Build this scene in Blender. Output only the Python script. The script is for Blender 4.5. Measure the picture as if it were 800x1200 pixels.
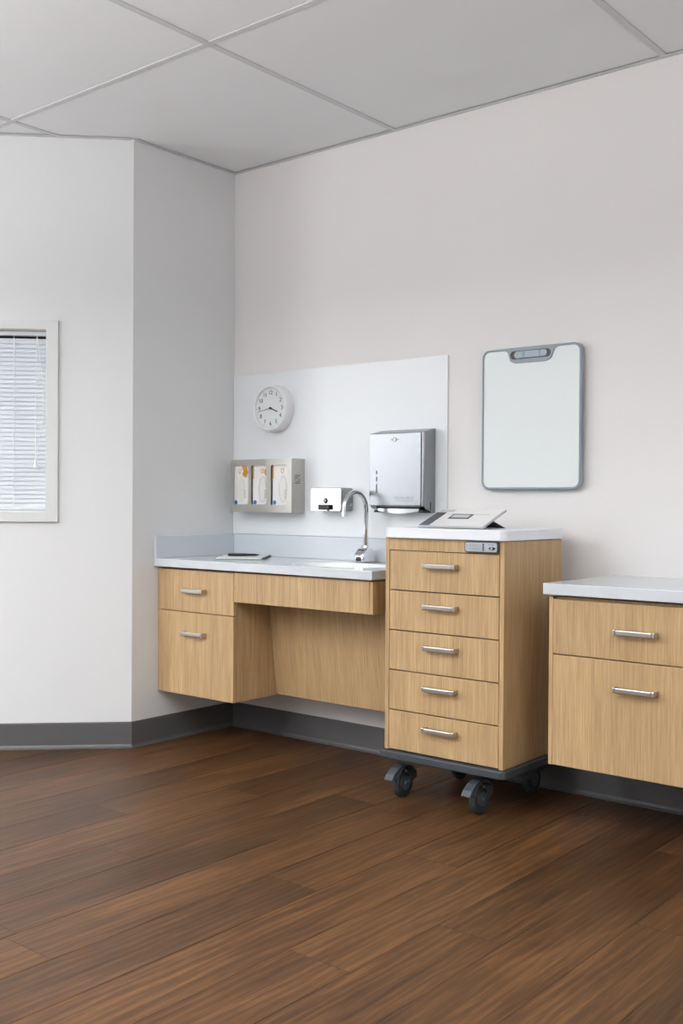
import bpy, bmesh, math, random
from mathutils import Vector, Matrix
random.seed(7)
for o in list(bpy.data.objects): bpy.data.objects.remove(o)
S = bpy.context.scene
COL = S.collection

# ------------------------------------------------------------------ camera
YAW, PITCH, ROLL = math.radians(39.46), math.radians(-0.56), math.radians(0.348)
fw = Vector((-math.sin(YAW)*math.cos(PITCH), math.cos(YAW)*math.cos(PITCH), math.sin(PITCH)))
rt = Vector((math.cos(YAW), math.sin(YAW), 0)); up = rt.cross(fw)
r2 = math.cos(ROLL)*rt + math.sin(ROLL)*up; u2 = -math.sin(ROLL)*rt + math.cos(ROLL)*up
cd = bpy.data.cameras.new('camera'); cam = bpy.data.objects.new('camera', cd); COL.objects.link(cam)
cam.matrix_world = Matrix(((r2.x,u2.x,-fw.x,3.7413),(r2.y,u2.y,-fw.y,-3.6997),(r2.z,u2.z,-fw.z,1.1184),(0,0,0,1)))
cd.sensor_fit = 'HORIZONTAL'; cd.sensor_width = 36; cd.lens = 1230/800*36; cd.clip_start = .05
S.camera = cam

# ------------------------------------------------------------------ world, lights, exposure
W = bpy.data.worlds.new('sky'); S.world = W; W.use_nodes = True
W.node_tree.nodes['Background'].inputs[0].default_value = (.75,.85,1,1)
W.node_tree.nodes['Background'].inputs[1].default_value = 1.0
S.view_settings.view_transform = 'Standard'; S.view_settings.look = 'None'
S.view_settings.gamma = 1; S.view_settings.exposure = -0.05; S.view_settings.use_curve_mapping = False
def area(name, loc, rot, sx, sy, power, col):
    l = bpy.data.lights.new(name, 'AREA'); l.shape = 'RECTANGLE'; l.size = sx; l.size_y = sy
    l.energy = power; l.color = col
    o = bpy.data.objects.new(name, l); COL.objects.link(o); o.location = loc; o.rotation_euler = rot
    return o
# key light at an added, unseen window in the left wall (faces +x)
ADDED_WIN2 = (-4.02, -2.55, .85, 2.50)      # y0, y1, z0, z1
area('added_window_light', (-1.84, (ADDED_WIN2[0]+ADDED_WIN2[1])/2, (ADDED_WIN2[2]+ADDED_WIN2[3])/2), (0, math.radians(-90), 0), ADDED_WIN2[3]-ADDED_WIN2[2], ADDED_WIN2[1]-ADDED_WIN2[0], 38, (.96,.985,1))
# fill light at an added window behind the viewer, for ceiling and walls (faces +y)
ADDED_WIN3 = (-.6, 3.6, 1.25, 2.50)         # x0, x1, z0, z1
area('added_window_light', ((ADDED_WIN3[0]+ADDED_WIN3[1])/2, -6.03, (ADDED_WIN3[2]+ADDED_WIN3[3])/2), (math.radians(90), 0, 0), ADDED_WIN3[1]-ADDED_WIN3[0], ADDED_WIN3[3]-ADDED_WIN3[2], 30, (.97,.985,1))
# added lamps out of view, shining up and down to brighten ceiling and room
ADDED_LAMPS = [(1.75,-3.55),(.2,-3.9),(-.9,-4.4),(4.5,-2.6)]
for i,(x,y) in enumerate(ADDED_LAMPS):
    area('added_uplight', (x,y,2.112), (math.pi,0,0), .24, 1.14, 60, (.985,.995,1))
    area('added_downlight', (x,y,2.048), (0,0,0), .24, 1.14, 22, (1,.99,.975))

# ------------------------------------------------------------------ materials
def lin(c): 
    c = c/255
    return c/12.92 if c <= .04045 else ((c+.055)/1.055)**2.4
def rgb(r,g,b): return (lin(r),lin(g),lin(b),1)
M = {}
def mat(name, col, rough=.5, metal=0, spec=.5, coat=0, bump=None, var=None, aniso=0):
    m = bpy.data.materials.new(name); m.use_nodes = True; nt = m.node_tree; b = nt.nodes['Principled BSDF']
    b.inputs['Base Color'].default_value = col; b.inputs['Roughness'].default_value = rough
    b.inputs['Metallic'].default_value = metal; b.inputs['Specular IOR Level'].default_value = spec
    b.inputs['Coat Weight'].default_value = coat; b.inputs['Coat Roughness'].default_value = .08
    if aniso: b.inputs['Anisotropic'].default_value = aniso
    tc = None
    if bump or var:
        tc = nt.nodes.new('ShaderNodeNewGeometry')
    if var:
        n = nt.nodes.new('ShaderNodeTexNoise'); n.inputs['Scale'].default_value = var[0]; n.inputs['Detail'].default_value = 4
        nt.links.new(tc.outputs['Position'], n.inputs['Vector'])
        mx = nt.nodes.new('ShaderNodeMix'); mx.data_type = 'RGBA'
        k = var[1]
        mx.inputs[6].default_value = tuple(c*(1-k) for c in col[:3])+(1,); mx.inputs[7].default_value = tuple(min(1,c*(1+k)) for c in col[:3])+(1,)
        nt.links.new(n.outputs['Fac'], mx.inputs[0]); nt.links.new(mx.outputs[2], b.inputs['Base Color'])
    if bump:
        n = nt.nodes.new('ShaderNodeTexNoise'); n.inputs['Scale'].default_value = bump[0]; n.inputs['Detail'].default_value = 3
        mp = nt.nodes.new('ShaderNodeMapping'); mp.inputs['Scale'].default_value = bump[2] if len(bump) > 2 else (1,1,1)
        nt.links.new(tc.outputs['Position'], mp.inputs['Vector']); nt.links.new(mp.outputs[0], n.inputs['Vector'])
        bp = nt.nodes.new('ShaderNodeBump'); bp.inputs['Strength'].default_value = bump[1]; bp.inputs['Distance'].default_value = .002
        nt.links.new(n.outputs['Fac'], bp.inputs['Height']); nt.links.new(bp.outputs[0], b.inputs['Normal'])
    M[name] = m; return m
mat('paint', rgb(223,224,224), .7, spec=.25, bump=(220,.06))
mat('paint_warm', rgb(227,224,222), .65, spec=.25, bump=(220,.06))
mat('dimming_grey', rgb(112,114,116), .7, spec=.25)  # dark grey for the unseen wall, keeps bounce light off the cabinets
mat('tile', rgb(236,238,240), .9, spec=.1, bump=(600,.25), var=(3,.015))
mat('grid', rgb(208,209,211), .5)
mat('baseboard', rgb(88,87,87), .45, var=(6,.04))
mat('counter', rgb(207,212,217), .16, spec=.5, var=(90,.02))
mat('counter_white', rgb(233,236,241), .3, var=(60,.01))
mat('sheet', rgb(229,232,234), .25, spec=.45)
mat('basin', rgb(238,240,240), .12)
mat('steel', rgb(150,152,155), .25, 1, bump=(60,.10,(1,1,40)))
mat('steel_sat', rgb(196,193,187), .42, 1, bump=(60,.12,(40,40,1)))
mat('steel_bright', rgb(168,169,170), .16, 1)
mat('chrome', rgb(232,233,236), .06, 1)
mat('nickel', rgb(196,192,186), .34, 1)
mat('dark', rgb(22,22,23), .5)
mat('black', rgb(14,14,15), .35)
mat('ink', rgb(32,32,34), .6)
mat('greyink', rgb(112,112,112), .6)
mat('plastic_white', rgb(236,236,238), .35)
mat('face_white', rgb(222,226,226), .5)
mat('plate_dark', rgb(60,66,72), .45, var=(30,.05))
mat('rubber', rgb(50,56,58), .55, var=(60,.08))
mat('hub', rgb(76,84,90), .45)
mat('caster_grey', rgb(72,77,82), .42)
mat('wb_frame', rgb(139,149,157), .4)
mat('wb_board', rgb(222,227,226), .28, spec=.4)
mat('wb_clip', rgb(156,167,175), .35)
mat('wb_shade', rgb(86,82,80), .6)
mat('blind', rgb(213,218,224), .45)
mat('cord', rgb(236,238,240), .6)
mat('trim', rgb(214,216,214), .45)
mat('carton', rgb(232,230,230), .55, var=(40,.03))
mat('carton_pale', rgb(223,222,216), .55)
mat('perforation', rgb(176,174,168), .6)
mat('orange', rgb(222,160,62), .5, var=(120,.3))
mat('blue', rgb(42,112,176), .5)
mat('lock_rim', rgb(60,66,66), .4)
mat('lock_face', rgb(176,184,190), .35, .3)
mat('button_grey', rgb(160,168,170), .4)
mat('screen_white', rgb(232,230,228), .12)
mat('screen_grey', rgb(196,196,196), .12)
mat('screen_dark', rgb(84,90,96), .12)
mat('tablet_shell', rgb(178,180,184), .35)
mat('added_door_brown', rgb(104,84,74), .45, var=(8,.1))  # for the added door mirrored in the towel dispenser
mat('paper', rgb(232,234,233), .7)
mat('sensor', rgb(40,18,18), .15)
mat('subfloor', rgb(52,36,26), .8)
gl = mat('glass', (.9,.95,1,1), .02); gl.node_tree.nodes['Principled BSDF'].inputs['Transmission Weight'].default_value = 1
lp = mat('added_lamp_panel', (1,1,1,1), .5); b = lp.node_tree.nodes['Principled BSDF']  # glowing panel of the added lamps
b.inputs['Emission Color'].default_value = (1,.97,.94,1); b.inputs['Emission Strength'].default_value = 3.0

def wood_oak(name='oak', ys=1):
    m = bpy.data.materials.new(name); m.use_nodes = True; nt = m.node_tree; N = nt.nodes; L = nt.links; b = N['Principled BSDF']
    g = N.new('ShaderNodeNewGeometry'); oi = N.new('ShaderNodeObjectInfo')
    ml = N.new('ShaderNodeMath'); ml.operation = 'MULTIPLY'; ml.inputs[1].default_value = 7.0; L.new(oi.outputs['Random'], ml.inputs[0])
    ad = N.new('ShaderNodeVectorMath'); ad.operation = 'ADD'; L.new(g.outputs['Position'], ad.inputs[0]); L.new(ml.outputs[0], ad.inputs[1])
    def noise(sc, scale, det, rough=.6):
        mp = N.new('ShaderNodeMapping'); mp.inputs['Scale'].default_value = (sc[0],sc[1]*ys,sc[2]); L.new(ad.outputs[0], mp.inputs['Vector'])
        n = N.new('ShaderNodeTexNoise'); n.inputs['Scale'].default_value = scale; n.inputs['Detail'].default_value = det; n.inputs['Roughness'].default_value = rough
        L.new(mp.outputs[0], n.inputs['Vector']); return n
    fine = noise((1,1,.022), 230, 3, .7); broad = noise((1,1,.05), 16, 3); pore = noise((1,1,.05), 520, 1)
    cr = N.new('ShaderNodeValToRGB'); e = cr.color_ramp.elements
    e[0].position = .30; e[0].color = rgb(169,138,97); e[1].position = .70; e[1].color = rgb(207,176,133)
    L.new(fine.outputs['Fac'], cr.inputs[0])
    cb = N.new('ShaderNodeValToRGB'); e = cb.color_ramp.elements
    e[0].position = .33; e[0].color = (.86,.84,.81,1); e[1].position = .66; e[1].color = (1.03,1.02,1.0,1)
    L.new(broad.outputs['Fac'], cb.inputs[0])
    mx = N.new('ShaderNodeMix'); mx.data_type = 'RGBA'; mx.blend_type = 'MULTIPLY'; mx.inputs[0].default_value = 1
    L.new(cr.outputs[0], mx.inputs[6]); L.new(cb.outputs[0], mx.inputs[7])
    L.new(mx.outputs[2], b.inputs['Base Color'])
    b.inputs['Roughness'].default_value = .42; b.inputs['Specular IOR Level'].default_value = .4
    bp = N.new('ShaderNodeBump'); bp.inputs['Strength'].default_value = .06; bp.inputs['Distance'].default_value = .001
    L.new(pore.outputs['Fac'], bp.inputs['Height']); L.new(bp.outputs[0], b.inputs['Normal'])
    M[name] = m
wood_oak(); wood_oak('oak_sloped', 0)
def wood_floor():
    m = bpy.data.materials.new('floor_wood'); m.use_nodes = True; nt = m.node_tree; N = nt.nodes; L = nt.links; b = N['Principled BSDF']
    g = N.new('ShaderNodeTexCoord'); oi = N.new('ShaderNodeObjectInfo')
    ml = N.new('ShaderNodeMath'); ml.operation = 'MULTIPLY'; ml.inputs[1].default_value = 37.0; L.new(oi.outputs['Random'], ml.inputs[0])
    ad = N.new('ShaderNodeVectorMath'); ad.operation = 'ADD'; L.new(g.outputs['Object'], ad.inputs[0]); L.new(ml.outputs[0], ad.inputs[1])
    def noise(sc, scale, det, rough=.6, dist=0):
        mp = N.new('ShaderNodeMapping'); mp.inputs['Scale'].default_value = sc; L.new(ad.outputs[0], mp.inputs['Vector'])
        n = N.new('ShaderNodeTexNoise'); n.inputs['Scale'].default_value = scale; n.inputs['Detail'].default_value = det
        n.inputs['Roughness'].default_value = rough; n.inputs['Distortion'].default_value = dist
        L.new(mp.outputs[0], n.inputs['Vector']); return n
    broad = noise((1,.10,1), 12, 4, .6, 1.3); fine = noise((1,.03,1), 200, 4, .8, .1); mid = noise((1,.05,1), 42, 4, .7, .6); blot = noise((1,.35,1), 4.0, 3)
    wmap = N.new('ShaderNodeMapping'); wmap.inputs['Scale'].default_value = (1,.11,1); L.new(ad.outputs[0], wmap.inputs['Vector'])
    wv = N.new('ShaderNodeTexWave'); wv.wave_type = 'BANDS'; wv.bands_direction = 'X'; wv.inputs['Scale'].default_value = 11; wv.inputs['Distortion'].default_value = 9
    wv.inputs['Detail'].default_value = 3; wv.inputs['Detail Scale'].default_value = 1.6; wv.inputs['Detail Roughness'].default_value = .6
    L.new(wmap.outputs[0], wv.inputs['Vector'])
    cr = N.new('ShaderNodeValToRGB'); e = cr.color_ramp.elements
    e[0].position = .34; e[0].color = rgb(46,30,18); e[1].position = .70; e[1].color = rgb(126,87,51)
    x = e.new(.5); x.color = rgb(82,54,31)
    def mixf(a, bb, f):
        q = N.new('ShaderNodeMix'); q.data_type = 'FLOAT'; q.inputs[0].default_value = f; L.new(a, q.inputs[2]); L.new(bb, q.inputs[3]); return q.outputs[0]
    v = mixf(broad.outputs['Fac'], mid.outputs['Fac'], .45); v = mixf(v, wv.outputs['Fac'], .13); fr = N.new('ShaderNodeMapRange'); fr.inputs['From Min'].default_value = .30; fr.inputs['From Max'].default_value = .70; L.new(fine.outputs['Fac'], fr.inputs[0]); v = mixf(v, fr.outputs[0], .22); v = mixf(v, blot.outputs['Fac'], .18)
    # a tone of its own for each plank
    wn = N.new('ShaderNodeTexWhiteNoise'); wn.noise_dimensions = '1D'; L.new(ml.outputs[0], wn.inputs['W'])
    mr = N.new('ShaderNodeMapRange'); mr.inputs['To Min'].default_value = -.05; mr.inputs['To Max'].default_value = .035; L.new(wn.outputs['Value'], mr.inputs[0])
    av = N.new('ShaderNodeMath'); av.operation = 'ADD'; L.new(v, av.inputs[0]); L.new(mr.outputs[0], av.inputs[1])
    L.new(av.outputs[0], cr.inputs[0]); L.new(cr.outputs[0], b.inputs['Base Color'])
    rr = N.new('ShaderNodeMapRange'); rr.inputs['To Min'].default_value = .36; rr.inputs['To Max'].default_value = .5
    L.new(fine.outputs['Fac'], rr.inputs[0]); L.new(rr.outputs[0], b.inputs['Roughness'])
    b.inputs['Specular IOR Level'].default_value = .42
    bp = N.new('ShaderNodeBump'); bp.inputs['Strength'].default_value = .12; bp.inputs['Distance'].default_value = .001
    L.new(fine.outputs['Fac'], bp.inputs['Height']); L.new(bp.outputs[0], b.inputs['Normal'])
    M['floor_wood'] = m
wood_floor()

# ------------------------------------------------------------------ helpers
WL = {}                                # world location of every object made here
def new(): return bmesh.new()
def box(bm, x0,x1,y0,y1,z0,z1):
    v = [bm.verts.new(p) for p in ((x0,y0,z0),(x1,y0,z0),(x1,y1,z0),(x0,y1,z0),(x0,y0,z1),(x1,y0,z1),(x1,y1,z1),(x0,y1,z1))]
    for f in ((3,2,1,0),(4,5,6,7),(0,1,5,4),(1,2,6,5),(2,3,7,6),(3,0,4,7)): bm.faces.new([v[i] for i in f])
    return bm
def extrude(bm, pts, vec):
    vec = Vector(vec); a = [bm.verts.new(p) for p in pts]; c = [bm.verts.new(Vector(p)+vec) for p in pts]; n = len(pts)
    bm.faces.new(a); bm.faces.new(c[::-1])
    for i in range(n): bm.faces.new([a[(i+1)%n], a[i], c[i], c[(i+1)%n]])
    return bm
def ring_plate(bm, outer, inner, vec):
    vec = Vector(vec); n = len(outer)
    A = [bm.verts.new(p) for p in outer]; B = [bm.verts.new(p) for p in inner]
    C = [bm.verts.new(Vector(p)+vec) for p in outer]; D = [bm.verts.new(Vector(p)+vec) for p in inner]
    for i in range(n):
        j = (i+1)%n
        bm.faces.new([A[i],A[j],B[j],B[i]]); bm.faces.new([C[j],C[i],D[i],D[j]])
        bm.faces.new([A[j],A[i],C[i],C[j]]); bm.faces.new([B[i],B[j],D[j],D[i]])
    return bm
def rrect(x0,x1,z0,z1,r,n=6):
    out = []
    for cx,cz,a0 in ((x1-r,z1-r,0),(x0+r,z1-r,90),(x0+r,z0+r,180),(x1-r,z0+r,270)):
        for k in range(n+1):
            a = math.radians(a0+90*k/n); out.append((cx+r*math.cos(a), cz+r*math.sin(a)))
    return out
def ellipse(cx,cz,rx,rz,n=32): return [(cx+rx*math.cos(2*math.pi*k/n), cz+rz*math.sin(2*math.pi*k/n)) for k in range(n)]
def XZ(pts, y): return [(p[0], y, p[1]) for p in pts]
def tube(bm, path, r, n=12, caps=True):
    path = [Vector(p) for p in path]; rings = []; ref = None
    for i,p in enumerate(path):
        t = (path[min(i+1,len(path)-1)]-path[max(i-1,0)]).normalized()
        if ref is None: ref = t.orthogonal().normalized()
        ref = (ref - t*ref.dot(t)).normalized(); q = t.cross(ref); rr = r[i] if isinstance(r,(list,tuple)) else r
        rings.append([bm.verts.new(p+rr*(math.cos(2*math.pi*k/n)*ref+math.sin(2*math.pi*k/n)*q)) for k in range(n)])
    for a,c in zip(rings, rings[1:]):
        for k in range(n): bm.faces.new([a[k],a[(k+1)%n],c[(k+1)%n],c[k]])
    if caps: bm.faces.new(rings[0][::-1]); bm.faces.new(rings[-1])
    return bm
def lathe(bm, prof, origin, axis, n=40):
    """prof: list of (radius, height along axis)"""
    o = Vector(origin); ax = Vector(axis).normalized(); u = ax.orthogonal().normalized(); w = ax.cross(u); rings = []
    for r,h in prof:
        if r < 1e-6: rings.append([bm.verts.new(o+ax*h)])
        else: rings.append([bm.verts.new(o+ax*h+r*(math.cos(2*math.pi*k/n)*u+math.sin(2*math.pi*k/n)*w)) for k in range(n)])
    for a,c in zip(rings, rings[1:]):
        for k in range(n):
            k2 = (k+1)%n
            if len(a) == 1 and len(c) == 1: continue
            if len(a) == 1: bm.faces.new([a[0],c[k2],c[k]])
            elif len(c) == 1: bm.faces.new([a[k],a[k2],c[0]])
            else: bm.faces.new([a[k],a[k2],c[k2],c[k]])
    return bm
def link(name, me, parent, world):
    o = bpy.data.objects.new(name, me); COL.objects.link(o)
    WL[o] = Vector(world); o.location = WL[o] - (WL[parent] if parent else Vector())
    o.parent = parent
    return o
def obj(name, bm, material, parent=None, bevel=0, smooth=False, seg=2, ang=35):
    bmesh.ops.recalc_face_normals(bm, faces=bm.faces)
    xs = [v.co for v in bm.verts]
    c = Vector(((min(v.x for v in xs)+max(v.x for v in xs))/2, (min(v.y for v in xs)+max(v.y for v in xs))/2, min(v.z for v in xs)))
    for v in bm.verts: v.co -= c
    me = bpy.data.meshes.new(name); bm.to_mesh(me); bm.free()
    me.materials.append(M[material])
    if smooth:
        me.polygons.foreach_set('use_smooth', [True]*len(me.polygons))
        me.set_sharp_from_angle(angle=math.radians(ang))
    o = link(name, me, parent, c)
    if bevel:
        md = o.modifiers.new('bevel', 'BEVEL'); md.width = bevel; md.segments = seg; md.limit_method = 'ANGLE'; md.angle_limit = math.radians(40)
        md.harden_normals = False
    return o
def same(name, src, parent, world):
    """another piece with the mesh of src"""
    o = link(name, src.data, parent, world)
    for md in src.modifiers:
        q = o.modifiers.new(md.name, md.type); q.width = md.width; q.segments = md.segments; q.limit_method = md.limit_method; q.angle_limit = md.angle_limit
    return o
def thing(name, label, cat, loc, group=None):
    o = link(name, None, None, loc); o.empty_display_size = .05
    return tag(o, label, cat, group)
def tag(o, label, cat, group=None):
    o['label'] = label; o['category'] = cat
    if group: o['group'] = group
    return o
def struct(o, label=None):
    o['kind'] = 'structure'
    if label: o['label'] = label
    return o
def text_mesh(body, size):
    cu = bpy.data.curves.new('txt', 'FONT'); cu.body = body; cu.size = size; cu.align_x = 'CENTER'; cu.align_y = 'CENTER'; cu.extrude = .0003
    t = bpy.data.objects.new('txt', cu); COL.objects.link(t); bpy.context.view_layer.update()
    me = bpy.data.meshes.new_from_object(t.evaluated_get(bpy.context.evaluated_depsgraph_get()))
    bpy.data.objects.remove(t); bpy.data.curves.remove(cu); return me

H = 2.74; XL = -1.8; XR = 5.6; YF = -6.0; CH = .64
R2 = math.sqrt(.5)
def cw(s, d, z): return (-s*R2 + d*R2, -CH - s*R2 - d*R2, z)       # chamfered wall: along, into room, up
def cbox(bm, s0,s1,d0,d1,z0,z1):
    return extrude(bm, [cw(s0,d0,z0),cw(s1,d0,z0),cw(s1,d1,z0),cw(s0,d1,z0)], (0,0,z1-z0))
SL = -XL/R2                                                        # length of the chamfered wall
YC = -CH + XL                                                      # where it meets the left wall

# ------------------------------------------------------------------ walls
struct(obj('wall_right', box(new(), -.1, XR+.1, 0, .1, 0, H+.05), 'paint_warm'), 'warm white painted wall behind the cabinets')
struct(obj('wall_back', box(new(), -.1, 0, -CH, 0, 0, H+.05), 'paint'), 'short white wall beside the sink cabinet')
WS0, WS1, WZ0, WZ1 = .38, 1.20, 1.067, 1.878
bm = new()
cbox(bm, 0, WS0, -.1, 0, 0, H+.05); cbox(bm, WS1, SL+.1, -.1, 0, 0, H+.05)
cbox(bm, WS0, WS1, -.1, 0, 0, WZ0); cbox(bm, WS0, WS1, -.1, 0, WZ1, H+.05)
struct(obj('wall_left', bm, 'paint'), 'white angled wall with the window')
y0,y1,z0,z1 = ADDED_WIN2
bm = new(); box(bm, XL-.1, XL, YF-.1, y0, 0, H+.05); box(bm, XL-.1, XL, y1, YC, 0, H+.05); box(bm, XL-.1, XL, y0, y1, 0, z0); box(bm, XL-.1, XL, y0, y1, z1, H+.05)
struct(obj('wall_far_left', bm, 'paint'), 'white wall with an added, unseen window')
bm = new(); a_,b_,c_,d_ = ADDED_WIN3
box(bm, XL-.1, a_, YF-.1, YF, 0, H+.05); box(bm, b_, XR+.1, YF-.1, YF, 0, H+.05); box(bm, a_, b_, YF-.1, YF, 0, c_); box(bm, a_, b_, YF-.1, YF, d_, H+.05)
struct(obj('wall_front', bm, 'dimming_grey'), 'unseen wall behind the viewer, greyed to cut bounce light')  # painted dark to deepen the shade under the cabinets
struct(obj('wall_far_right', box(new(), XR, XR+.1, YF, 0, 0, H+.05), 'paint'), 'white wall at the far right side')
w2 = struct(link('added_window_2', None, None, (XL, (y0+y1)/2, z0)), 'unseen window added in the left wall as a light source')  # frame of the unseen window added around the key light
bm = new(); t = .05
ring_plate(bm, [(XL,y0-t,z0-t),(XL,y1+t,z0-t),(XL,y1+t,z1+t),(XL,y0-t,z1+t)], [(XL,y0,z0),(XL,y1,z0),(XL,y1,z1),(XL,y0,z1)], (.014,0,0))
obj('window_frame', bm, 'trim', w2)
d1 = struct(obj('added_door', box(new(), XL+.001, XL+.03, -5.15, -4.22, .005, 2.10), 'added_door_brown', bevel=.002), 'unseen dark brown door added to shape the towel dispenser reflection')  # unseen, added to darken the right of the steel reflection
obj('added_door_handle', tube(new(), [(XL+.03,-4.31,1.0),(XL+.08,-4.31,1.0),(XL+.08,-4.44,1.0)], .01, 10), 'nickel', d1)
w3 = struct(link('added_window_3', None, None, ((a_+b_)/2, YF, c_)), 'unseen wide window added behind the viewer as a fill light')  # frame of the unseen window added around the fill light
bm = new(); ring_plate(bm, [(a_-t,YF,c_-t),(b_+t,YF,c_-t),(b_+t,YF,d_+t),(a_-t,YF,d_+t)], [(a_,YF,c_),(b_,YF,c_),(b_,YF,d_),(a_,YF,d_)], (0,.014,0))
obj('window_frame', bm, 'trim', w3)

# ------------------------------------------------------------------ floor of planks
fl = struct(obj('floor', box(new(), XL-.1, XR+.1, YF-.1, .1, -.06, -.006), 'subfloor'), 'dark brown wood plank floor')
PW, PL = .199, 1.52
def plank_bm(w, l):
    bm = new(); g = .0005; c = .0014; h = .006; hw = w/2-g; hl = l/2-g
    lo = [(-hw,-hl,0),(hw,-hl,0),(hw,hl,0),(-hw,hl,0)]
    A = [bm.verts.new(p) for p in lo]; B = [bm.verts.new((p[0],p[1],h-c)) for p in lo]
    C = [bm.verts.new((p[0]-math.copysign(c*.8,p[0]), p[1]-math.copysign(c*.05,p[1]), h)) for p in lo]
    for a,bq in ((A,B),(B,C)):
        for i in range(4): bm.faces.new([a[i],a[(i+1)%4],bq[(i+1)%4],bq[i]])
    bm.faces.new(C); bm.faces.new(A[::-1]); return bm
JOINT = {0:-1.395, -1:-1.765, -2:-.997, -5:-2.145, -6:-1.576, -7:-.822, 1:-.45, 2:-1.05, -3:-1.42, -4:-.66, -8:-1.30, 3:-.2}
pl_cache = {}
def plank(xc, ya, yb):
    l = round(yb-ya, 3)
    if l < .03: return
    key = l
    if key in pl_cache: me = pl_cache[key]
    else:
        bm = plank_bm(PW, l); me = bpy.data.meshes.new('plank'); bm.to_mesh(me); bm.free(); me.materials.append(M['floor_wood']); pl_cache[key] = me
    link('plank', me, fl, (xc, (ya+yb)/2, -.006))
for k in range(-20, 18):
    xa = 2.182 + k*PW; xb = xa+PW
    ytop = .03 if xa > -.03 else (xb - CH + .02)
    j = JOINT.get(k, -random.uniform(.1, PL)); 
    while j < ytop: j += PL
    yb = ytop
    ya = j-PL
    while yb > YF:
        plank((xa+xb)/2, max(ya, YF-.05), yb); yb = ya; ya -= PL

# ------------------------------------------------------------------ ceiling: tiles on a grid
ce = struct(obj('ceiling', box(new(), XL-.1, XR+.1, YF-.1, .1, H+.05, H+.1), 'tile'), 'white ceiling of large tiles in a grid')
GX = [.987+1.22*k for k in range(-3,5)]; GY = [-1.115-1.22*k for k in range(0,5)]
ex = [XL]+[g for g in GX if XL+.05 < g < XR-.05]+[XR]; ey = [0]+[g for g in GY if g > YF+.05]+[YF]
for i in range(len(ex)-1):
    for j in range(len(ey)-1):
        a,c = ex[i]+.0125, ex[i+1]-.0125; e_,f_ = ey[j+1]+.0125, ey[j]-.0125
        if c - e_ < CH: continue
        obj('ceiling_tile', box(new(), a, c, e_, f_, H+.004, H+.02), 'tile', ce, bevel=.003)
for g in ex[1:-1]: obj('grid_bar', box(new(), g-.0125, g+.0125, YF, 0, H, H+.03), 'grid', ce, bevel=.0015)
for j,g in enumerate(ey[1:-1]):
    for i in range(len(ex)-1):
        obj('grid_bar', box(new(), ex[i]+.0128, ex[i+1]-.0128, g-.0125, g+.0125, H+.0008, H+.03), 'grid', ce, bevel=.0015)
for x,y in ADDED_LAMPS:  # bodies of the added lamps, out of view
    obj('added_lamp_housing', ring_plate(new(), [(x-.13,y-.6,2.05),(x+.13,y-.6,2.05),(x+.13,y+.6,2.05),(x-.13,y+.6,2.05)], [(x-.122,y-.592,2.05),(x+.122,y-.592,2.05),(x+.122,y+.592,2.05),(x-.122,y+.592,2.05)], (0,0,.06)), 'grid', ce)
    obj('added_lamp_diffuser', box(new(), x-.121, x+.121, y-.591, y+.591, 2.075, 2.085), 'added_lamp_panel', ce)
    for dy in (-.4,.4): obj('added_lamp_wire', tube(new(), [(x+.126,y+dy,2.11),(x+.126,y+dy,H)], .0015, 6), 'nickel', ce)
obj('wall_angle', box(new(), 0, XR, -.022, 0, H-.002, H), 'grid', ce)
obj('wall_angle', box(new(), 0, .022, -CH, -.022, H-.002, H), 'grid', ce)
bm = new(); cbox(bm, .01, SL, 0, .022, H-.002, H); obj('wall_angle', bm, 'grid', ce)

# ------------------------------------------------------------------ baseboards (cove base with a toe)
PROF = [(0,0),(.017,0),(.017,.003),(.010,.008),(.0055,.018),(.005,.112),(.0035,.118),(0,.118)]
bm = new(); extrude(bm, [(0,-d,z) for d,z in PROF], (XR,0,0)); struct(obj('baseboard_right', bm, 'baseboard'), 'grey vinyl cove base along the cabinet wall')
bm = new(); extrude(bm, [(d,-.001,z) for d,z in PROF], (0,-CH-.004,0)); struct(obj('baseboard_back', bm, 'baseboard'), 'grey vinyl cove base on the short wall')
bm = new(); e0 = cw(0,0,0); e1 = cw(SL,0,0)
extrude(bm, [cw(-.004,d,z) for d,z in PROF], Vector(e1)-Vector(e0)); struct(obj('baseboard_left', bm, 'baseboard'), 'grey vinyl cove base under the window wall')

# ------------------------------------------------------------------ window in the angled wall, with blind
w1 = struct(link('window_1', None, None, cw((WS0+WS1)/2, 0, WZ0)), 'white framed window in the angled wall')
o_ = [(.328,1.02),(1.252,1.02),(1.252,1.921),(.328,1.921)]; i_ = [(WS0,WZ0),(WS1,WZ0),(WS1,WZ1),(WS0,WZ1)]
def cdir(d): return Vector((d*R2, -d*R2, 0))
obj('window_frame', ring_plate(new(), [cw(s,.0,z) for s,z in o_], [cw(s,.0,z) for s,z in i_], cdir(.014)), 'trim', w1, bevel=.002)
obj('window_reveal', ring_plate(new(), [cw(s,-.0005,z) for s,z in i_], [cw(s+(.004 if s<.8 else -.004),-.0005,z+(.004 if z<1.4 else -.004)) for s,z in i_], cdir(-.085)), 'trim', w1)
bm = new(); cbox(bm, WS0, WS1, -.083, -.078, WZ0, WZ1); obj('pane', bm, 'glass', w1)
bm = new(); cbox(bm, WS0, WS1, -.1, -.097, WZ0, WZ1); obj('window_backing', bm, 'plate_dark', w1)
bl = thing('window_blind', 'closed white horizontal slat blind in the window', 'blind', cw((WS0+WS1)/2, -.03, WZ0+.005))
bm = new(); cbox(bm, WS0+.006, WS1-.006, -.05, -.012, WZ1-.024, WZ1-.005); obj('head_rail', bm, 'blind', bl, bevel=.002)
bm = new(); cbox(bm, WS0+.006, WS1-.006, -.042, -.02, WZ0+.005, WZ0+.020); obj('bottom_rail', bm, 'blind', bl, bevel=.003)
ztop = WZ1-.047; zbot = WZ0+.030; NS = 38; slat0 = None
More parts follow.
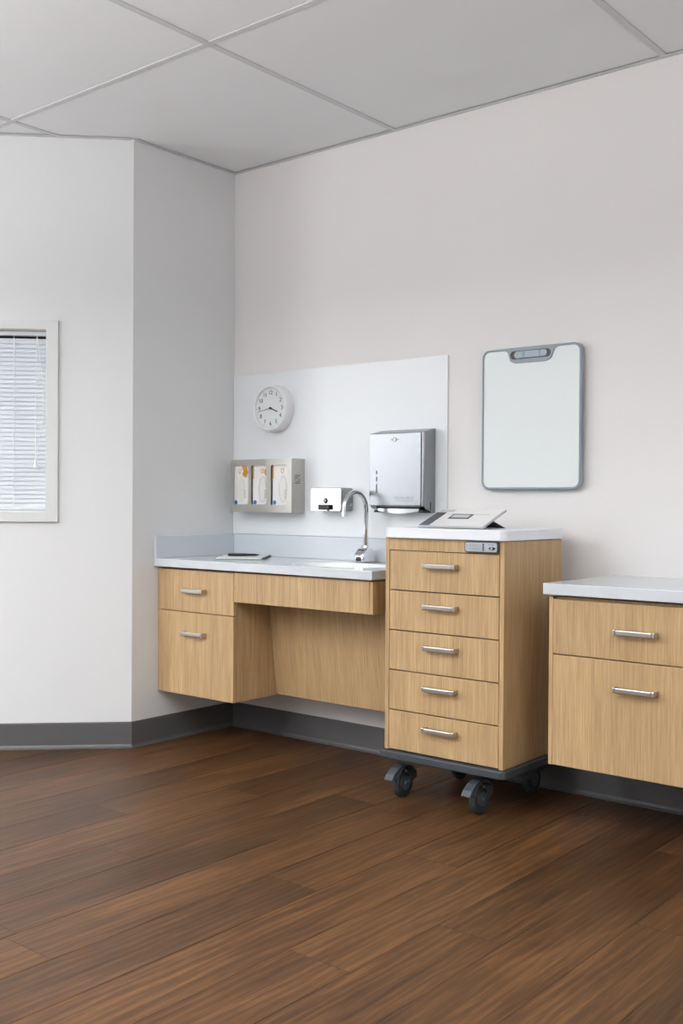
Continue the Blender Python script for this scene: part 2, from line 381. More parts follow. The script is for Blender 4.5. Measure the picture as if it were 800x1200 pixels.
for k in range(NS):
    z = ztop+(zbot-ztop)*k/(NS-1)
    if slat0 is None:
        bm = new(); nn = 5; P = []
        for q in range(nn):                       # curved slat cross-section, tilted nearly shut
            t = (q/(nn-1)-.5)*.025; a = math.radians(75); dd = .0011*(1-(2*q/(nn-1)-1)**2)
            P.append((-.031+t*math.cos(a)+dd*math.sin(a), z-t*math.sin(a)+dd*math.cos(a)))
        Q = [(p[0]-.0006, p[1]-.0003) for p in P[::-1]]
        extrude(bm, [cw(WS0+.008,d,zz) for d,zz in P+Q], Vector(cw(WS1-.008,0,0))-Vector(cw(WS0+.008,0,0)))
        slat0 = obj('slat', bm, 'blind', bl, smooth=True); zb = WL[slat0].z - z
    else:
        w = WL[slat0].copy(); w.z = z+zb; same('slat', slat0, bl, w)
for s in (.527, .79, 1.053):
    bm = new(); tube(bm, [cw(s,-.017,WZ1-.02), cw(s,-.017,WZ0+.02)], .0014, 6); obj('ladder_cord', bm, 'cord', bl)
bm = new(); tube(bm, [cw(.426,-.013,WZ1-.02), cw(.428,-.008,1.70), cw(.429,-.006,1.45), cw(.429,-.006,1.29)], .0013, 6); obj('lift_cord', bm, 'cord', bl)
bm = new(); tube(bm, [cw(.424,-.012,WZ1-.03), cw(.404,-.008,1.70), cw(.396,-.006,1.60), cw(.397,-.006,1.50), cw(.413,-.006,1.38), cw(.428,-.006,1.29)], .0013, 6); obj('lift_cord', bm, 'cord', bl)
bm = new(); lathe(bm, [(0,.034),(.004,.034),(.006,.02),(.010,0),(0,0)], cw(.429,-.003,1.262), (0,0,1), 14); obj('cord_tassel', bm, 'cord', bl, smooth=True)

# ------------------------------------------------------------------ drawer handle (one mesh shared by all)
HAND = None
def handle(parent, x, yf, z):
    global HAND
    if HAND is None:
        bm = new(); L = .071; yo = yf-.032
        box(bm, x-L+.010, x+L-.010, yo, yo+.011, z-.0085, z+.0085)
        for s in (-1,1):
            xa, xb = (x-L, x-L+.010) if s < 0 else (x+L-.010, x+L)
            box(bm, xa, xb, yo+.0006, yf, z-.0095, z+.0095)
        HAND = obj('handle', bm, 'nickel', parent, bevel=.003, seg=2); HAND['off'] = 0
        del HAND['off']
        handle.d = WL[HAND]-Vector((x,yf,z)); return HAND
    return same('handle', HAND, parent, Vector((x,yf,z))+handle.d)

# ------------------------------------------------------------------ sink cabinet (wall hung)
CT = .853
t = thing('drawer_cabinet', 'oak wall-hung two-drawer cabinet in the corner under the sink worktop', 'cabinet', (.25,-.25,.242))
bm = new(); box(bm, .026, .480, -.474, 0, .25, .808); obj('carcass', bm, 'oak', t)
obj('filler_strip', box(new(), .001, .024, -.487, 0, .242, .810), 'oak', t, bevel=.001)
obj('side_panel', box(new(), .4835, .5015, -.4745, 0, .242, .810), 'oak', t, bevel=.001)
obj('bottom_panel', box(new(), .026, .483, -.474, 0, .242, .2495), 'oak', t)
for z0,z1,hz in ((.6205,.806,.716),(.243,.617,.524)):
    d = obj('drawer', box(new(), .0255, .5015, -.495, -.475, z0, z1), 'oak', t, bevel=.0012)
    handle(d, .262, -.495, hz)
t = thing('sink_apron', 'oak apron board below the sink worktop between cabinet and cart', 'apron', (.88,-.25,.682))
obj('apron_board', box(new(), .5045, 1.243, -.495, -.476, .682, .809), 'oak', t, bevel=.001)
obj('end_return', box(new(), 1.2445, 1.2625, -.495, -.03, .682, .809), 'oak', t, bevel=.001)
bm = new(); extrude(bm, [(.503,-.222,.247),(.503,-.204,.247),(.503,-.260,.681),(.503,-.278,.681)], (.76,0,0))
t = obj('knee_panel', bm, 'oak_sloped', bevel=.001); tag(t, 'sloping oak panel recessed under the sink worktop', 'panel')

# worktop with the oval basin
t = thing('sink_worktop', 'light grey worktop with splashbacks and oval sink basin in the corner', 'worktop', (.636,-.258,.818))
EX, EY, EA, EB = .935, -.285, .245, .150
x0,x1,y0,y1 = .0005, 1.272, -.515, -.0005
NE = 72; inner = ellipse(EX, EY, EA, EB, NE); outer = []
for k in range(NE):
    a = 2*math.pi*k/NE; c,s = EA*math.cos(a), EB*math.sin(a); tt = 1e9
    if c > 1e-9: tt = min(tt, (x1-EX)/c)
    if c < -1e-9: tt = min(tt, (x0-EX)/c)
    if s > 1e-9: tt = min(tt, (y1-EY)/s)
    if s < -1e-9: tt = min(tt, (y0-EY)/s)
    outer.append([EX+tt*c, EY+tt*s])
for cx,cy in ((x0,y0),(x0,y1),(x1,y0),(x1,y1)):
    k = min(range(NE), key=lambda q: (outer[q][0]-cx)**2+(outer[q][1]-cy)**2); outer[k] = [cx,cy]
obj('counter_slab', ring_plate(new(), [(p[0],p[1],CT-.036) for p in outer], [(p[0],p[1],CT-.036) for p in inner], (0,0,.036)), 'counter', t, bevel=.003)
bm = new(); rings = []
for f,z in ((1.0,0),(.985,-.006),(.955,-.03),(.90,-.075),(.78,-.11),(.45,-.125),(.10,-.128)):
    rings.append([bm.verts.new((EX+EA*f*math.cos(2*math.pi*k/48), EY+EB*f*math.sin(2*math.pi*k/48), CT-.001+z)) for k in range(48)])
for a,c in zip(rings,rings[1:]):
    for k in range(48): bm.faces.new([a[k],a[(k+1)%48],c[(k+1)%48],c[k]])
bm.faces.new(rings[-1])
bas = obj('sink_basin', bm, 'basin', t, smooth=True, ang=60)
bm = new(); lathe(bm, [(0,.003),(.018,.003),(.021,0),(0,0)], (EX,EY,CT-.129), (0,0,1), 20); obj('drain', bm, 'chrome', bas)
obj('backsplash', box(new(), .021, 1.272, -.020, -.0005, CT+.0003, .957), 'counter', t, bevel=.002)
obj('side_splash', box(new(), .0005, .020, -.515, -.0005, CT+.0003, .957), 'counter', t, bevel=.002)

# white sheet on the wall above the splash
tag(obj('wall_sheet', box(new(), .003, 1.276, -.008, -.0003, .958, 1.738), 'sheet', bevel=.001), 'flat cool white wall sheet behind the clock and dispensers', 'wall panel')

# ------------------------------------------------------------------ faucet
FX, FY = .905, -.085
t = thing('sensor_faucet', 'chrome gooseneck sensor faucet at the back of the sink', 'faucet', (FX,FY,CT))
bm = new()                                       # slanted sensor body with rounded shoulders
prof = [(-.052,0),(.036,0),(.036,.046),(.022,.062),(-.008,.067),(-.034,.057),(-.052,.034)]
extrude(bm, [(FX-.026, FY+a, CT+.0003+z) for a,z in prof], (.052,0,0)); bd = obj('faucet_body', bm, 'chrome', t, bevel=.008, seg=4, smooth=True)
bm = new(); extrude(bm, XZ(rrect(FX-.015, FX+.015, CT+.008, CT+.026, .007), FY-.0535), (0,.004,0)); obj('sensor_eye', bm, 'sensor', t, bevel=.001)
bm = new(); lathe(bm, [(0,0),(.014,0),(.014,.012),(.010,.020),(0,.020)], (FX,FY,CT+.058), (0,0,1), 24); obj('swivel_collar', bm, 'chrome', t, smooth=True)
bm = new(); tube(bm, [(FX-.008,FY-.004,CT+.071),(FX-.024,FY-.006,CT+.073)], [.004,.0035], 10); obj('set_screw', bm, 'chrome', t)
bm = new(); path = [(FX,FY,CT+.07),(FX,FY,CT+.15),(FX,FY,CT+.235)]; rr = .072
for k in range(1,15):
    a = math.radians(180*k/14*1.03); path.append((FX-.006*k/14, FY-rr+rr*math.cos(a), CT+.235+rr*math.sin(a)))
path.append((path[-1][0], path[-1][1]-.001, path[-1][2]-.012)); sp = obj('spout', tube(bm, path, .0105, 16), 'chrome', t, smooth=True)
bm = new(); e = path[-1]; lathe(bm, [(0,0),(.0122,0),(.0122,.018),(0,.018)], (e[0],e[1],e[2]-.014), (0,.06,1), 18); obj('aerator', bm, 'chrome', sp, smooth=True)

# ------------------------------------------------------------------ notepad and pen on the worktop
a = math.radians(36.9); U = Vector((math.cos(a), math.sin(a), 0)); V = Vector((-math.sin(a), math.cos(a), 0)); A = Vector((.285,-.400,CT+.0004))
t = thing('notepad', 'thin white notepad lying on the sink worktop', 'notepad', A+.11*U+.14*V)
bm = new(); extrude(bm, [A, A+.225*U, A+.225*U+.28*V, A+.28*V], (0,0,.003)); obj('backing_board', bm, 'greyink', t)
bm = new(); B = A+Vector((0,0,.0032)); extrude(bm, [B+.002*U+.002*V, B+.212*U+.002*V, B+.212*U+.278*V, B+.002*U+.278*V], (0,0,.004)); obj('paper_stack', bm, 'paper', t)
bm = new(); extrude(bm, [B+.2125*U+.002*V, B+.224*U+.002*V, B+.224*U+.278*V, B+.2125*U+.278*V], (0,0,.0055)); obj('binding_strip', bm, 'plate_dark', t, bevel=.001)
c = A+.11*U+.165*V+Vector((0,0,.0145))
t = thing('pen', 'thick dark grey pen lying across the notepad', 'pen', c-Vector((0,0,.007)))
bm = new(); tube(bm, [c-.075*U, c-.072*U, c+.01*U, c+.012*U, c+.05*U, c+.072*U], [.005,.0068,.0068,.0060,.0056,.0022], 14); obj('pen_barrel', bm, 'ink', t, smooth=True)
bm = new(); tube(bm, [c-.073*U+Vector((0,0,.0072)), c-.03*U+Vector((0,0,.0078))], .0014, 8); obj('pen_clip', bm, 'nickel', t)

# ------------------------------------------------------------------ wall clock
CX, CZ, CY = .297, 1.562, -.0083
t = thing('wall_clock', 'round white wall clock with black numerals above the glove dispenser', 'clock', (CX,CY,CZ-.11))
bm = new(); lathe(bm, [(0,0),(.113,0),(.1135,.010),(.110,.040),(.1065,.052),(.103,.055),(.0985,.053),(.0965,.042),(0,.042)], (CX,CY,CZ), (0,-1,0), 72); obj('clock_case', bm, 'plastic_white', t, smooth=True, ang=50)
bm = new(); lathe(bm, [(0,.0425),(.0962,.0425),(.0962,.0432),(0,.0432)], (CX,CY,CZ), (0,-1,0), 64); fc = obj('clock_face', bm, 'face_white', t)
yy = CY-.0438
for n in range(1,13):
    a = math.radians(90-30*n); me = text_mesh(str(n), .027); me.transform(Matrix.Rotation(math.pi/2,4,'X')); me.materials.append(M['ink'])
    link('numeral', me, fc, (CX+.0735*math.cos(a), yy, CZ+.0735*math.sin(a)))
bm = new()
for k in range(60):
    a = 2*math.pi*k/60; r0 = .0885 if k%5 else .086; r1 = .0925; w = .00035 if k%5 else .0008
    d = Vector((math.cos(a),0,math.sin(a))); q = Vector((-math.sin(a),0,math.cos(a))); c = Vector((CX,yy+.0002,CZ))
    extrude(bm, [c+r0*d-w*q, c+r1*d-w*q, c+r1*d+w*q, c+r0*d+w*q], (0,-.0004,0))
obj('minute_ticks', bm, 'ink', fc)
def hand(name, deg, l, back, w, tip, y, m):
    a = math.radians(90-deg); d = Vector((math.cos(a),0,math.sin(a))); q = Vector((-math.sin(a),0,math.cos(a))); c = Vector((CX,y,CZ))
    obj(name, extrude(new(), [c-back*d-w*q, c+l*d-tip*q, c+l*d+tip*q, c-back*d+w*q], (0,-.001,0)), m, t)
hand('hour_hand', 3.72*30, .050, .006, .0026, .0022, yy-.0012, 'ink')
hand('minute_hand', 43.2*6, .084, .010, .0013, .0006, yy-.003, 'ink')
bm = new(); lathe(bm, [(0,0),(.005,0),(.005,.005),(0,.005)], (CX,yy,CZ), (0,-1,0), 20); obj('centre_cap', bm, 'ink', t)

# ------------------------------------------------------------------ stainless glove dispenser with three glove boxes
GXa, GXb, GYf, GYb, GZa, GZb = .080, .478, -.100, -.0083, 1.066, 1.318
t = thing('glove_dispenser', 'stainless steel triple glove box dispenser on the wall', 'dispenser', ((GXa+GXb)/2, GYb, GZa))
wins = [(.099,.198,1.103,1.289),(.217,.317,1.103,1.289),(.345,.450,1.101,1.289)]; cuts = [GXa,.2075,.331,GXb]
bm = new()
for i,(a,b_,c,d) in enumerate(wins):
    hole = rrect(a,b_,c,d,.012,6); xa,xb = cuts[i],cuts[i+1]; hx,hz = (a+b_)/2,(c+d)/2; out = []
    for p in hole:
        dx,dz = p[0]-hx,p[1]-hz; tt = 1e9
        if dx > 1e-9: tt = min(tt,(xb-hx)/dx)
        if dx < -1e-9: tt = min(tt,(xa-hx)/dx)
        if dz > 1e-9: tt = min(tt,(GZb-hz)/dz)
        if dz < -1e-9: tt = min(tt,(GZa-hz)/dz)
        out.append([hx+tt*dx, hz+tt*dz])
    for cx,cz in ((xa,GZa),(xa,GZb),(xb,GZa),(xb,GZb)):
        k = min(range(len(out)), key=lambda q: (out[q][0]-cx)**2+(out[q][1]-cz)**2); out[k] = [cx,cz]
    ring_plate(bm, XZ(out,GYf), XZ(hole,GYf), (0,.0025,0))
obj('front_plate', bm, 'steel_sat', t)
obj('side_plate', box(new(), GXb-.0025, GXb, GYf+.0026, GYb, GZa, GZb), 'steel_sat', t); obj('side_plate', box(new(), GXa, GXa+.0025, GYf+.0026, GYb, GZa, GZb), 'steel_sat', t)
for z in (GZa, GZb-.0025): obj('shelf_plate', box(new(), GXa+.0026, GXb-.0026, GYf+.0026, GYb, z, z+.0025), 'steel_sat', t)
obj('back_plate', box(new(), GXa+.0026, GXb-.0026, GYb-.0025, GYb, GZa+.003, GZb-.003), 'steel_sat', t)
bm = new()                                        # etched mark on the side, too small to read
for r in range(6):
    z = 1.238-.0075*r; y0 = -.078
    for q in range(4):
        w = .006+.003*((r*3+q*5)%3); 
        if (r+q)%5 == 4: y0 += w; continue
        box(bm, GXb+.0001, GXb+.0006, y0, y0+w, z, z+.0052); y0 += w+.0022
obj('etched_mark', bm, 'greyink', t)
LAB = ['white glove box in the left slot with orange blossoms at upper right', 'white glove box in the middle slot of the dispenser', 'white glove box in the right slot beside the steel edge']
for i,(a,b_) in enumerate(((.088,.200),(.222,.328),(.351,.462))):
    g = thing('glove_box', LAB[i], 'glove box', ((a+b_)/2, -.06, GZa+.003), 'glove boxes in the dispenser')
    obj('carton', box(new(), a, b_, -.092, -.013, GZa+.003, 1.312), 'carton', g, bevel=.002)
    fy = -.0923; wa,wb,wc,wd = wins[i]; ya = fy-.0004
    bm = new(); cx = (a+b_)/2+(.012 if i else 0); ring_plate(bm, XZ(ellipse(cx,1.175,.024,.062),fy), XZ(ellipse(cx,1.175,.0225,.0600),fy), (0,-.0005,0)); obj('opening_perforation', bm, 'carton_pale' if i == 0 else 'perforation', g)
    bm = new(); extrude(bm, XZ(ellipse(cx,1.175,.0215,.0585),fy), (0,-.0003,0)); obj('opening_flap', bm, 'carton_pale', g)
    bm = new()
    fl_ = [(.070,1.280,.010),(.085,1.272,.011),(.079,1.262,.010),(.093,1.257,.009),(.074,1.248,.010),(.086,1.243,.010)] if i == 0 else [(.083,1.262,.007),(.089,1.246,.007),(.080,1.252,.005)] if i == 1 else []
    for dx,z,r in fl_: extrude(bm, XZ(ellipse(a+dx,z,r,r*1.25,14),fy-.0002*len(bm.verts)/14%.0008), (0,-.0006,0))
    dx = .047 if i == 0 else .063; ring_plate(bm, XZ(ellipse(a+dx,1.262,.0095,.0115,18),fy), XZ(ellipse(a+dx,1.262,.006,.008,18),fy), (0,-.0006,0))
    obj('printed_flowers', bm, 'orange', g)
    if i: obj('printed_band', box(new(), a+.0005, a+.008, fy-.0005, fy, 1.225, 1.285), 'orange', g)
    bm = new(); cx = wa+(.010 if i == 0 else .020); extrude(bm, XZ(ellipse(cx,1.113,.0105,.0105,20),fy), (0,-.0006,0)); obj('round_emblem', bm, 'blue', g)
    bm = new()
    for q in range(5): box(bm, a+.075, a+.088-(q%2)*.004, fy-.0005, fy, 1.168-.008*q, 1.170-.008*q)
    if i == 0: box(bm, a+.028, a+.0287, fy-.0005, fy, 1.125, 1.235)
    obj('small_print', bm, 'greyink', g)

# ------------------------------------------------------------------ soap dispenser
t = thing('soap_dispenser', 'polished steel soap dispenser with black lever behind the faucet spout', 'dispenser', (.68,-.0083,1.072))
bm = new(); extrude(bm, XZ(rrect(.590,.771,1.074,1.181,.012),-.0885), (0,.0800,0)); obj('dispenser_body', bm, 'steel', t, bevel=.003, smooth=True)
bm = new(); extrude(bm, XZ(rrect(.590,.770,1.075,1.180,.011),-.094), (0,.005,0)); fp = obj('front_cover', bm, 'steel_bright', t, bevel=.0015, smooth=True)
bm = new(); lathe(bm, [(0,.003),(.009,.003),(.0125,0),(0,0)], (.681,-.0943,1.122), (0,-1,0), 24); lk = obj('lock', bm, 'dark', t)
bm = new(); extrude(bm, [(.677,-.0976,1.127),(.685,-.0976,1.127),(.681,-.0976,1.117)], (0,-.0006,0)); obj('keyhole', bm, 'nickel', lk)
bm = new(); box(bm, .648, .713, -.110, -.0943, 1.082, 1.105); obj('push_lever', bm, 'black', t, bevel=.003)
bm = new(); box(bm, .664, .697, -.104, -.0945, 1.0765, 1.0815); obj('spout_block', bm, 'nickel', t)

# ------------------------------------------------------------------ paper towel dispenser
t = thing('paper_towel_dispenser', 'large brushed steel paper towel dispenser beside the faucet', 'dispenser', (1.075,-.0083,1.07))
bm = new(); extrude(bm, [(.931,-.0083,1.433),(.931,-.093,1.414),(.931,-.093,1.102),(.931,-.078,1.090),(.931,-.0083,1.072)], (.287,0,0)); cab = obj('dispenser_cabinet', bm, 'steel', t, bevel=.003, smooth=True)
bm = new(); extrude(bm, XZ(rrect(.932,1.204,1.104,1.412,.004,3),-.098), (0,.0048,0)); dr = obj('door', bm, 'steel', t, bevel=.0015)
bm = new(); box(bm, 1.2075, 1.2165, -.0985, -.0932, 1.102, 1.413); obj('door_edge', bm, 'steel_bright', t, bevel=.002)
bm = new(); lathe(bm, [(0,.0015),(.007,.0015),(.008,0),(0,0)], (1.069,-.0983,1.385), (0,-1,0), 20); lk = obj('lock', bm, 'nickel', dr)
bm = new(); ring_plate(bm, XZ(ellipse(1.069,1.385,.0085,.0085,20),-.0983), XZ(ellipse(1.069,1.385,.0065,.0065,20),-.0983), (0,-.0022,0)); obj('lock_ring', bm, 'ink', dr)
for s in (-1,1):
    bm = new(); lathe(bm, [(0,.001),(.0022,.001),(.0022,0),(0,0)], (1.069+s*.017,-.0983,1.385), (0,-1,0), 10); obj('rivet', bm, 'ink', dr)
for za,zb in ((1.156,1.196),(1.206,1.228),(1.238,1.254)):
    bm = new(); extrude(bm, XZ(rrect(.9695,.9745,za,zb,.0024,3),-.0985), (0,.0008,0)); obj('sight_slot', bm, 'ink', dr)
bm = new(); x = 1.062                              # raised maker's mark, too blurred to read
for q,w in enumerate((.008,.006,.009,.005,.008,.007,.009,.006,.007,.008)):
    box(bm, x, x+w, -.0992, -.098, 1.130, 1.141 if q%3 else 1.144); x += w+.0032
x = 1.076
for q in range(14): box(bm, x, x+.0035, -.0990, -.098, 1.121, 1.126); x += .0062
obj('embossed_mark', bm, 'steel', dr)
bm = new(); box(bm, .952, .968, -.088, -.03, 1.0735, 1.084); obj('tray_bracket', bm, 'black', t); bm = new(); box(bm, 1.187, 1.209, -.088, -.03, 1.0735, 1.084); obj('tray_bracket', bm, 'black', t)
bm = new(); pts = [(.9685+.218*k/16, 1.0805-.011*math.sin(math.pi*k/16)) for k in range(17)]
extrude(bm, XZ(pts+[(1.1865,1.0905),(.9685,1.0905)], -.084), (0,.05,0)); obj('tray_lip', bm, 'steel_bright', t)
bm = new(); box(bm, 1.2185, 1.2192, -.046, -.042, 1.085, 1.117); obj('side_slot', bm, 'ink', t)

# ------------------------------------------------------------------ whiteboard
t = thing('whiteboard', 'rounded whiteboard with grey frame and clip on the wall above the cart', 'whiteboard', (1.673,-.001,1.17))
x0,x1,z0,z1 = 1.452,1.893,1.174,1.738
o_ = rrect(x0,x1,z0,z1,.034,8); i_ = rrect(x0+.009,x1-.009,z0+.009,z1-.009,.027,8)
obj('frame', ring_plate(new(), XZ(o_,-.024), XZ(i_,-.024), (0,.0235,0)), 'wb_frame', t, bevel=.003, smooth=True)
obj('writing_surface', extrude(new(), XZ(rrect(x0+.0085,x1-.0085,z0+.0085,z1-.0085,.027,8),-.0205), (0,.018,0)), 'wb_board', t)
TR = [(1.558,1.7272),(1.572,1.722),(1.583,1.687),(1.592,1.680),(1.606,1.676),(1.741,1.676),(1.755,1.680),(1.765,1.687),(1.778,1.722),(1.792,1.7272)]
slot = rrect(1.584,1.764,1.691,1.724,.016,8); hx,hz = 1.674,1.708
# clip housing plate with the slot left open
N_ = len(slot); poly = TR
def hit(dx,dz):
    best = None; n = len(poly)
    for i in range(n):
        (ax,az),(bx,bz) = poly[i],poly[(i+1)%n]; ex_,ez = bx-ax,bz-az; den = dx*ez-dz*ex_
        if abs(den) < 1e-12: continue
        tt = ((ax-hx)*ez-(az-hz)*ex_)/den; uu = ((ax-hx)*dz-(az-hz)*dx)/den
        if tt > 0 and -1e-6 <= uu <= 1+1e-6 and (best is None or tt < best): best = tt
    return (hx+best*dx, hz+best*dz)
dn = []
for k in range(len(slot)):                       # more points along the straight runs
    (ax,az),(bx,bz) = slot[k],slot[(k+1)%len(slot)]; m_ = max(1,int(math.hypot(bx-ax,bz-az)/.006))
    dn += [(ax+(bx-ax)*q/m_, az+(bz-az)*q/m_) for q in range(m_)]
slot = dn
out = [hit(p[0]-hx, p[1]-hz) for p in slot]
bm = ring_plate(new(), XZ(out,-.0255), XZ(slot,-.0255), (0,.0048,0)); obj('clip_housing', bm, 'wb_frame', t)
extra = XZ([(1.558,1.7272),(1.792,1.7272),(1.792,1.732),(1.558,1.732)],-.0255)
obj('clip_housing_top', extrude(new(), extra, (0,.0015,0)), 'wb_frame', t)
obj('clip_recess', extrude(new(), XZ(slot,-.0212), (0,.0006,0)), 'wb_shade', t)
obj('clip_slider', extrude(new(), XZ(rrect(1.626,1.716,1.694,1.7215,.004,3),-.029), (0,.0076,0)), 'wb_clip', t, bevel=.0015)
obj('clip_bar', extrude(new(), XZ(rrect(1.602,1.746,1.695,1.721,.012,6),-.0250), (0,.0036,0)), 'wb_clip', t)
bm = new(); box(bm, 1.640, 1.652, -.0295, -.0287, 1.695, 1.7205); obj('clip_groove', bm, 'wb_frame', t)
t.location += Vector((.009,-.012,-.003)); WL[t] += Vector((.009,-.012,-.003))
obj('wall_bracket', box(new(), 1.60, 1.76, -.0135, -.0003, 1.55, 1.60), 'wb_frame', t); obj('wall_bracket', box(new(), 1.60, 1.76, -.0135, -.0003, 1.25, 1.30), 'wb_frame', t)

# ------------------------------------------------------------------ right wall-hung cabinet and worktop
t = thing('drawer_cabinet', 'oak wall-hung two-drawer cabinet at the right edge beside the cart', 'cabinet', (2.35,-.26,.237))
obj('carcass', box(new(), 2.0505, 2.6495, -.499, 0, .245, .803), 'oak', t)
for x in (2.034, 2.651): obj('side_panel', box(new(), x, x+.0145, -.520, 0, .237, .804), 'oak', t, bevel=.001)
obj('bottom_panel', box(new(), 2.050, 2.650, -.499, 0, .237, .2445), 'oak', t)
for z0,z1,hz in ((.6125,.796,.704),(.238,.609,.519)):
    d = obj('drawer', box(new(), 2.0495, 2.6505, -.520, -.500, z0, z1), 'oak', t, bevel=.0012)
    handle(d, 2.347, -.520, hz)
tag(obj('side_worktop', box(new(), 2.020, 2.69, -.540, -.0005, .811, .849), 'counter', bevel=.003), 'light grey worktop slab on the right cabinet', 'worktop')

# ------------------------------------------------------------------ rolling cart
CA, CB, CF, CK = 1.350, 1.865, -.530, -.112
t = thing('rolling_cart', 'tall oak five-drawer cart on casters with white top', 'cart', ((CA+CB)/2,(CF+CK)/2,0))
obj('side_panel', box(new(), CA, CA+.018, CF, CK, .1865, .984), 'oak', t, bevel=.0012)
obj('side_panel', box(new(), CB-.018, CB, CF, CK, .1865, .984), 'oak', t, bevel=.0012)
obj('back_panel', box(new(), CA+.0185, CB-.0185, CK-.012, CK, .1865, .984), 'oak', t)
obj('top_rail', box(new(), CA+.0185, CB-.0185, CF, CF+.02, .9395, .984), 'oak', t)
obj('carcass', box(new(), CA+.0185, CB-.0185, CF+.022, CK-.013, .1865, .9835), 'dark', t)
for k in range(5):
    z1 = .9365-.1500*k
    d = obj('drawer', box(new(), CA+.0205, CB-.0205, CF+.0005, CF+.0205, z1-.1458, z1), 'oak', t, bevel=.001)
    handle(d, 1.607, CF+.0005, z1-.051)
def rr_xy(x0,x1,y0,y1,r,z): return [(p[0],p[1],z) for p in rrect(x0,x1,y0,y1,r,8)]
obj('cart_top', extrude(new(), rr_xy(CA-.003,CB+.010,CF-.018,CK+.012,.032,.9845), (0,0,.0385)), 'counter_white', t, bevel=.003, smooth=True)
obj('base_plate', extrude(new(), rr_xy(CA-.018,CB+.018,CF-.022,CK+.012,.026,.157), (0,0,.029)), 'plate_dark', t, bevel=.004, smooth=True)
wh0 = None
def caster(x, y, d):
    """wheel rolls along y; d = -1 puts the lever to the front"""
    wx, wy, R = x, y+d*.022, .056
    bm = new()                                            # hood: arched shell over the wheel with a neck
    outer = [(wy+d*.066*math.cos(math.radians(a)), R+.069*math.sin(math.radians(a))) for a in range(20,171,15)]
    inn = [(wy+d*.0605*math.cos(math.radians(a)), R+.0625*math.sin(math.radians(a))) for a in range(170,19,-15)]
    extrude(bm, [(wx-.021,p[0],p[1]) for p in outer+inn], (.042,0,0))
    for s in (-1,1):                                      # cheeks down to the axle
        xa = wx+s*.021; ch = [(wy+d*.030,R+.060),(wy-d*.056,R+.040),(wy-d*.058,R+.014),(wy-d*.008,R-.008),(wy+d*.006,R-.004),(wy-d*.018,R+.026)]
        extrude(bm, [(xa,p[0],p[1]) for p in ch], (s*.003,0,0))
    lathe(bm, [(0,0),(.024,0),(.028,.016),(0,.016)], (x,y-d*.004,.1400), (0,0,1), 20)
    c = obj('caster', bm, 'caster_grey', t, smooth=True)
    bm = new(); lathe(bm, [(0,-.0165),(.030,-.0165),(.034,-.013),(.047,-.0145),(.053,-.011),(R,-.004),(R,.004),(.053,.011),(.047,.0145),(.034,.013),(.030,.0165),(0,.0165)], (wx,wy,R), (1,0,0), 40)
    obj('wheel', bm, 'rubber', c, smooth=True, ang=30)
    bm = new(); lathe(bm, [(0,-.0205),(.006,-.0205),(.010,-.0175),(.027,-.0170),(.027,.0170),(.010,.0175),(.006,.0205),(0,.0205)], (wx,wy,R), (1,0,0), 28); obj('hub', bm, 'hub', c, smooth=True, ang=30)
    bm = new(); pr = [(wy+d*.020,R+.072),(wy+d*.052,R+.062),(wy+d*.080,R+.044),(wy+d*.094,R+.026),(wy+d*.088,R+.021),(wy+d*.070,R+.034),(wy+d*.048,R+.052),(wy+d*.020,R+.066)]
    extrude(bm, [(wx-.019,p[0],p[1]) for p in pr], (.038,0,0)); obj('brake_lever', bm, 'caster_grey', c, bevel=.002)
    bm = new(); lathe(bm, [(0,0),(.004,0),(.003,.002),(0,.002)], (wx+.0245,wy+d*.012,R+.048), (1,0,0), 10); obj('rivet', bm, 'nickel', c)
caster(1.398, -.455, -1); caster(1.738, -.455, -1); caster(1.420, -.135, 1); caster(1.745, -.135, 1)
# keypad lock on the top rail
lx0,lx1,lz0,lz1 = 1.708,1.846,.9415,.9815
bm = new(); extrude(bm, XZ(rrect(lx0,lx1,lz0,lz1,.009),CF-.012), (0,.0119,0)); lk = obj('keypad_lock', bm, 'lock_rim', t, bevel=.002)
bm = new(); extrude(bm, XZ(rrect(lx0+.004,lx1-.004,lz0+.004,lz1-.004,.007),CF-.0135), (0,.0014,0)); obj('lock_face', bm, 'lock_face', lk, bevel=.0006)
for c in range(5):
    for r in range(2):
        bm = new(); extrude(bm, XZ(rrect(lx0+.021+c*.0105,lx0+.0285+c*.0105,lz0+.010+r*.011,lz0+.0185+r*.011,.002,3),CF-.0146), (0,.0010,0)); obj('key_button', bm, 'button_grey', lk)
for r in range(3):
    bm = new(); extrude(bm, XZ(ellipse(lx0+.0125,lz0+.011+r*.008,.0014,.0014,10),CF-.0142), (0,.0006,0)); obj('indicator', bm, 'ink', lk)
for r in range(4):
    bm = new(); extrude(bm, XZ(rrect(lx0+.0765,lx0+.083,lz0+.0075+r*.0066,lz0+.0125+r*.0066,.001,2),CF-.0142), (0,.0006,0)); obj('key_button', bm, 'ink', lk)
bm = new(); extrude(bm, XZ(ellipse(lx0+.115,lz0+.0165,.0135,.0055,20),CF-.0142), (0,.0006,0)); obj('key_slot', bm, 'ink', lk)
bm = new(); lathe(bm, [(0,.004),(.0042,.004),(.005,0),(0,0)], (lx0+.115,CF-.0143,lz0+.0165), (0,-1,0), 16); obj('key_cylinder', bm, 'nickel', lk)
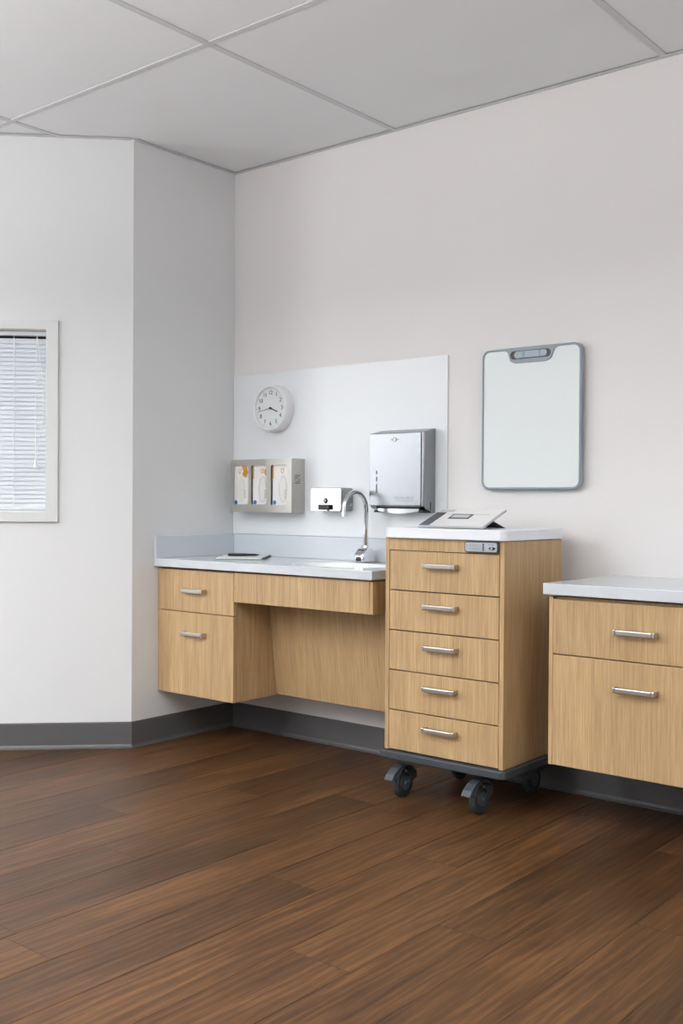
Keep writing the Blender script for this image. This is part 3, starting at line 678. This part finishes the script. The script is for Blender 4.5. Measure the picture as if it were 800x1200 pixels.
for q in range(6): 
    bm = new(); box(bm, lx0+.101+q*.0042, lx0+.1035+q*.0042, CF-.0141, CF-.0136, lz0+.028, lz0+.0305); obj('printed_mark', bm, 'greyink', lk)

# ------------------------------------------------------------------ tablet leaning on its kickstand on the cart
TZ = 1.0235; TY = -.492; ang = math.atan2(.061,.160); TW0,TW1,TL = 1.472,1.757,.172
ey_ = Vector((0,math.cos(ang),math.sin(ang))); en = Vector((0,-math.sin(ang),math.cos(ang))); O = Vector((0,TY,TZ+.0005))
def tp(x,l,h): return Vector((x,0,0))+O+ey_*l+en*h
def tplate(bm, x0,x1,l0,l1,h0,h1): return extrude(bm, [tp(x0,l0,h0),tp(x1,l0,h0),tp(x1,l1,h0),tp(x0,l1,h0)], en*(h1-h0))
t = thing('tablet', 'tablet showing a page, propped on its kickstand on the cart top', 'tablet', (1.615,-.42,TZ))
obj('tablet_body', tplate(new(), TW0,TW1,0,TL,.0005,.0085), 'tablet_shell', t, bevel=.002)
sc = obj('screen', tplate(new(), TW0+.003,TW1-.003,.003,TL-.003,.0087,.0092), 'screen_white', t)
obj('screen_sidebar', tplate(new(), TW0+.003,TW0+.048,.003,TL*.78,.0093,.0096), 'screen_dark', sc)
obj('screen_image', tplate(new(), TW0+.010,TW0+.075,TL*.80,TL-.010,.0093,.0096), 'screen_grey', sc)
obj('screen_heading', tplate(new(), TW0+.060,TW1-.04,TL*.66,TL*.70,.0093,.0096), 'screen_grey', sc)
obj('screen_photo', tplate(new(), TW0+.088,TW0+.180,TL*.40,TL*.68,.0097,.0100), 'screen_dark', sc)
obj('screen_caption', tplate(new(), TW0+.096,TW0+.168,TL*.48,TL*.63,.0101,.0103), 'screen_grey', sc)
a = tp(TW0+.01, TL*.46, 0); f = Vector((TW0+.01, TY+.165, TZ+.0006)); n = Vector((0,.0,.0026))
obj('kickstand', extrude(new(), [a, a+Vector((0,.003,.0012)), f+Vector((0,.003,.0)), f], (TW1-TW0-.02,0,0)), 'plate_dark', t)
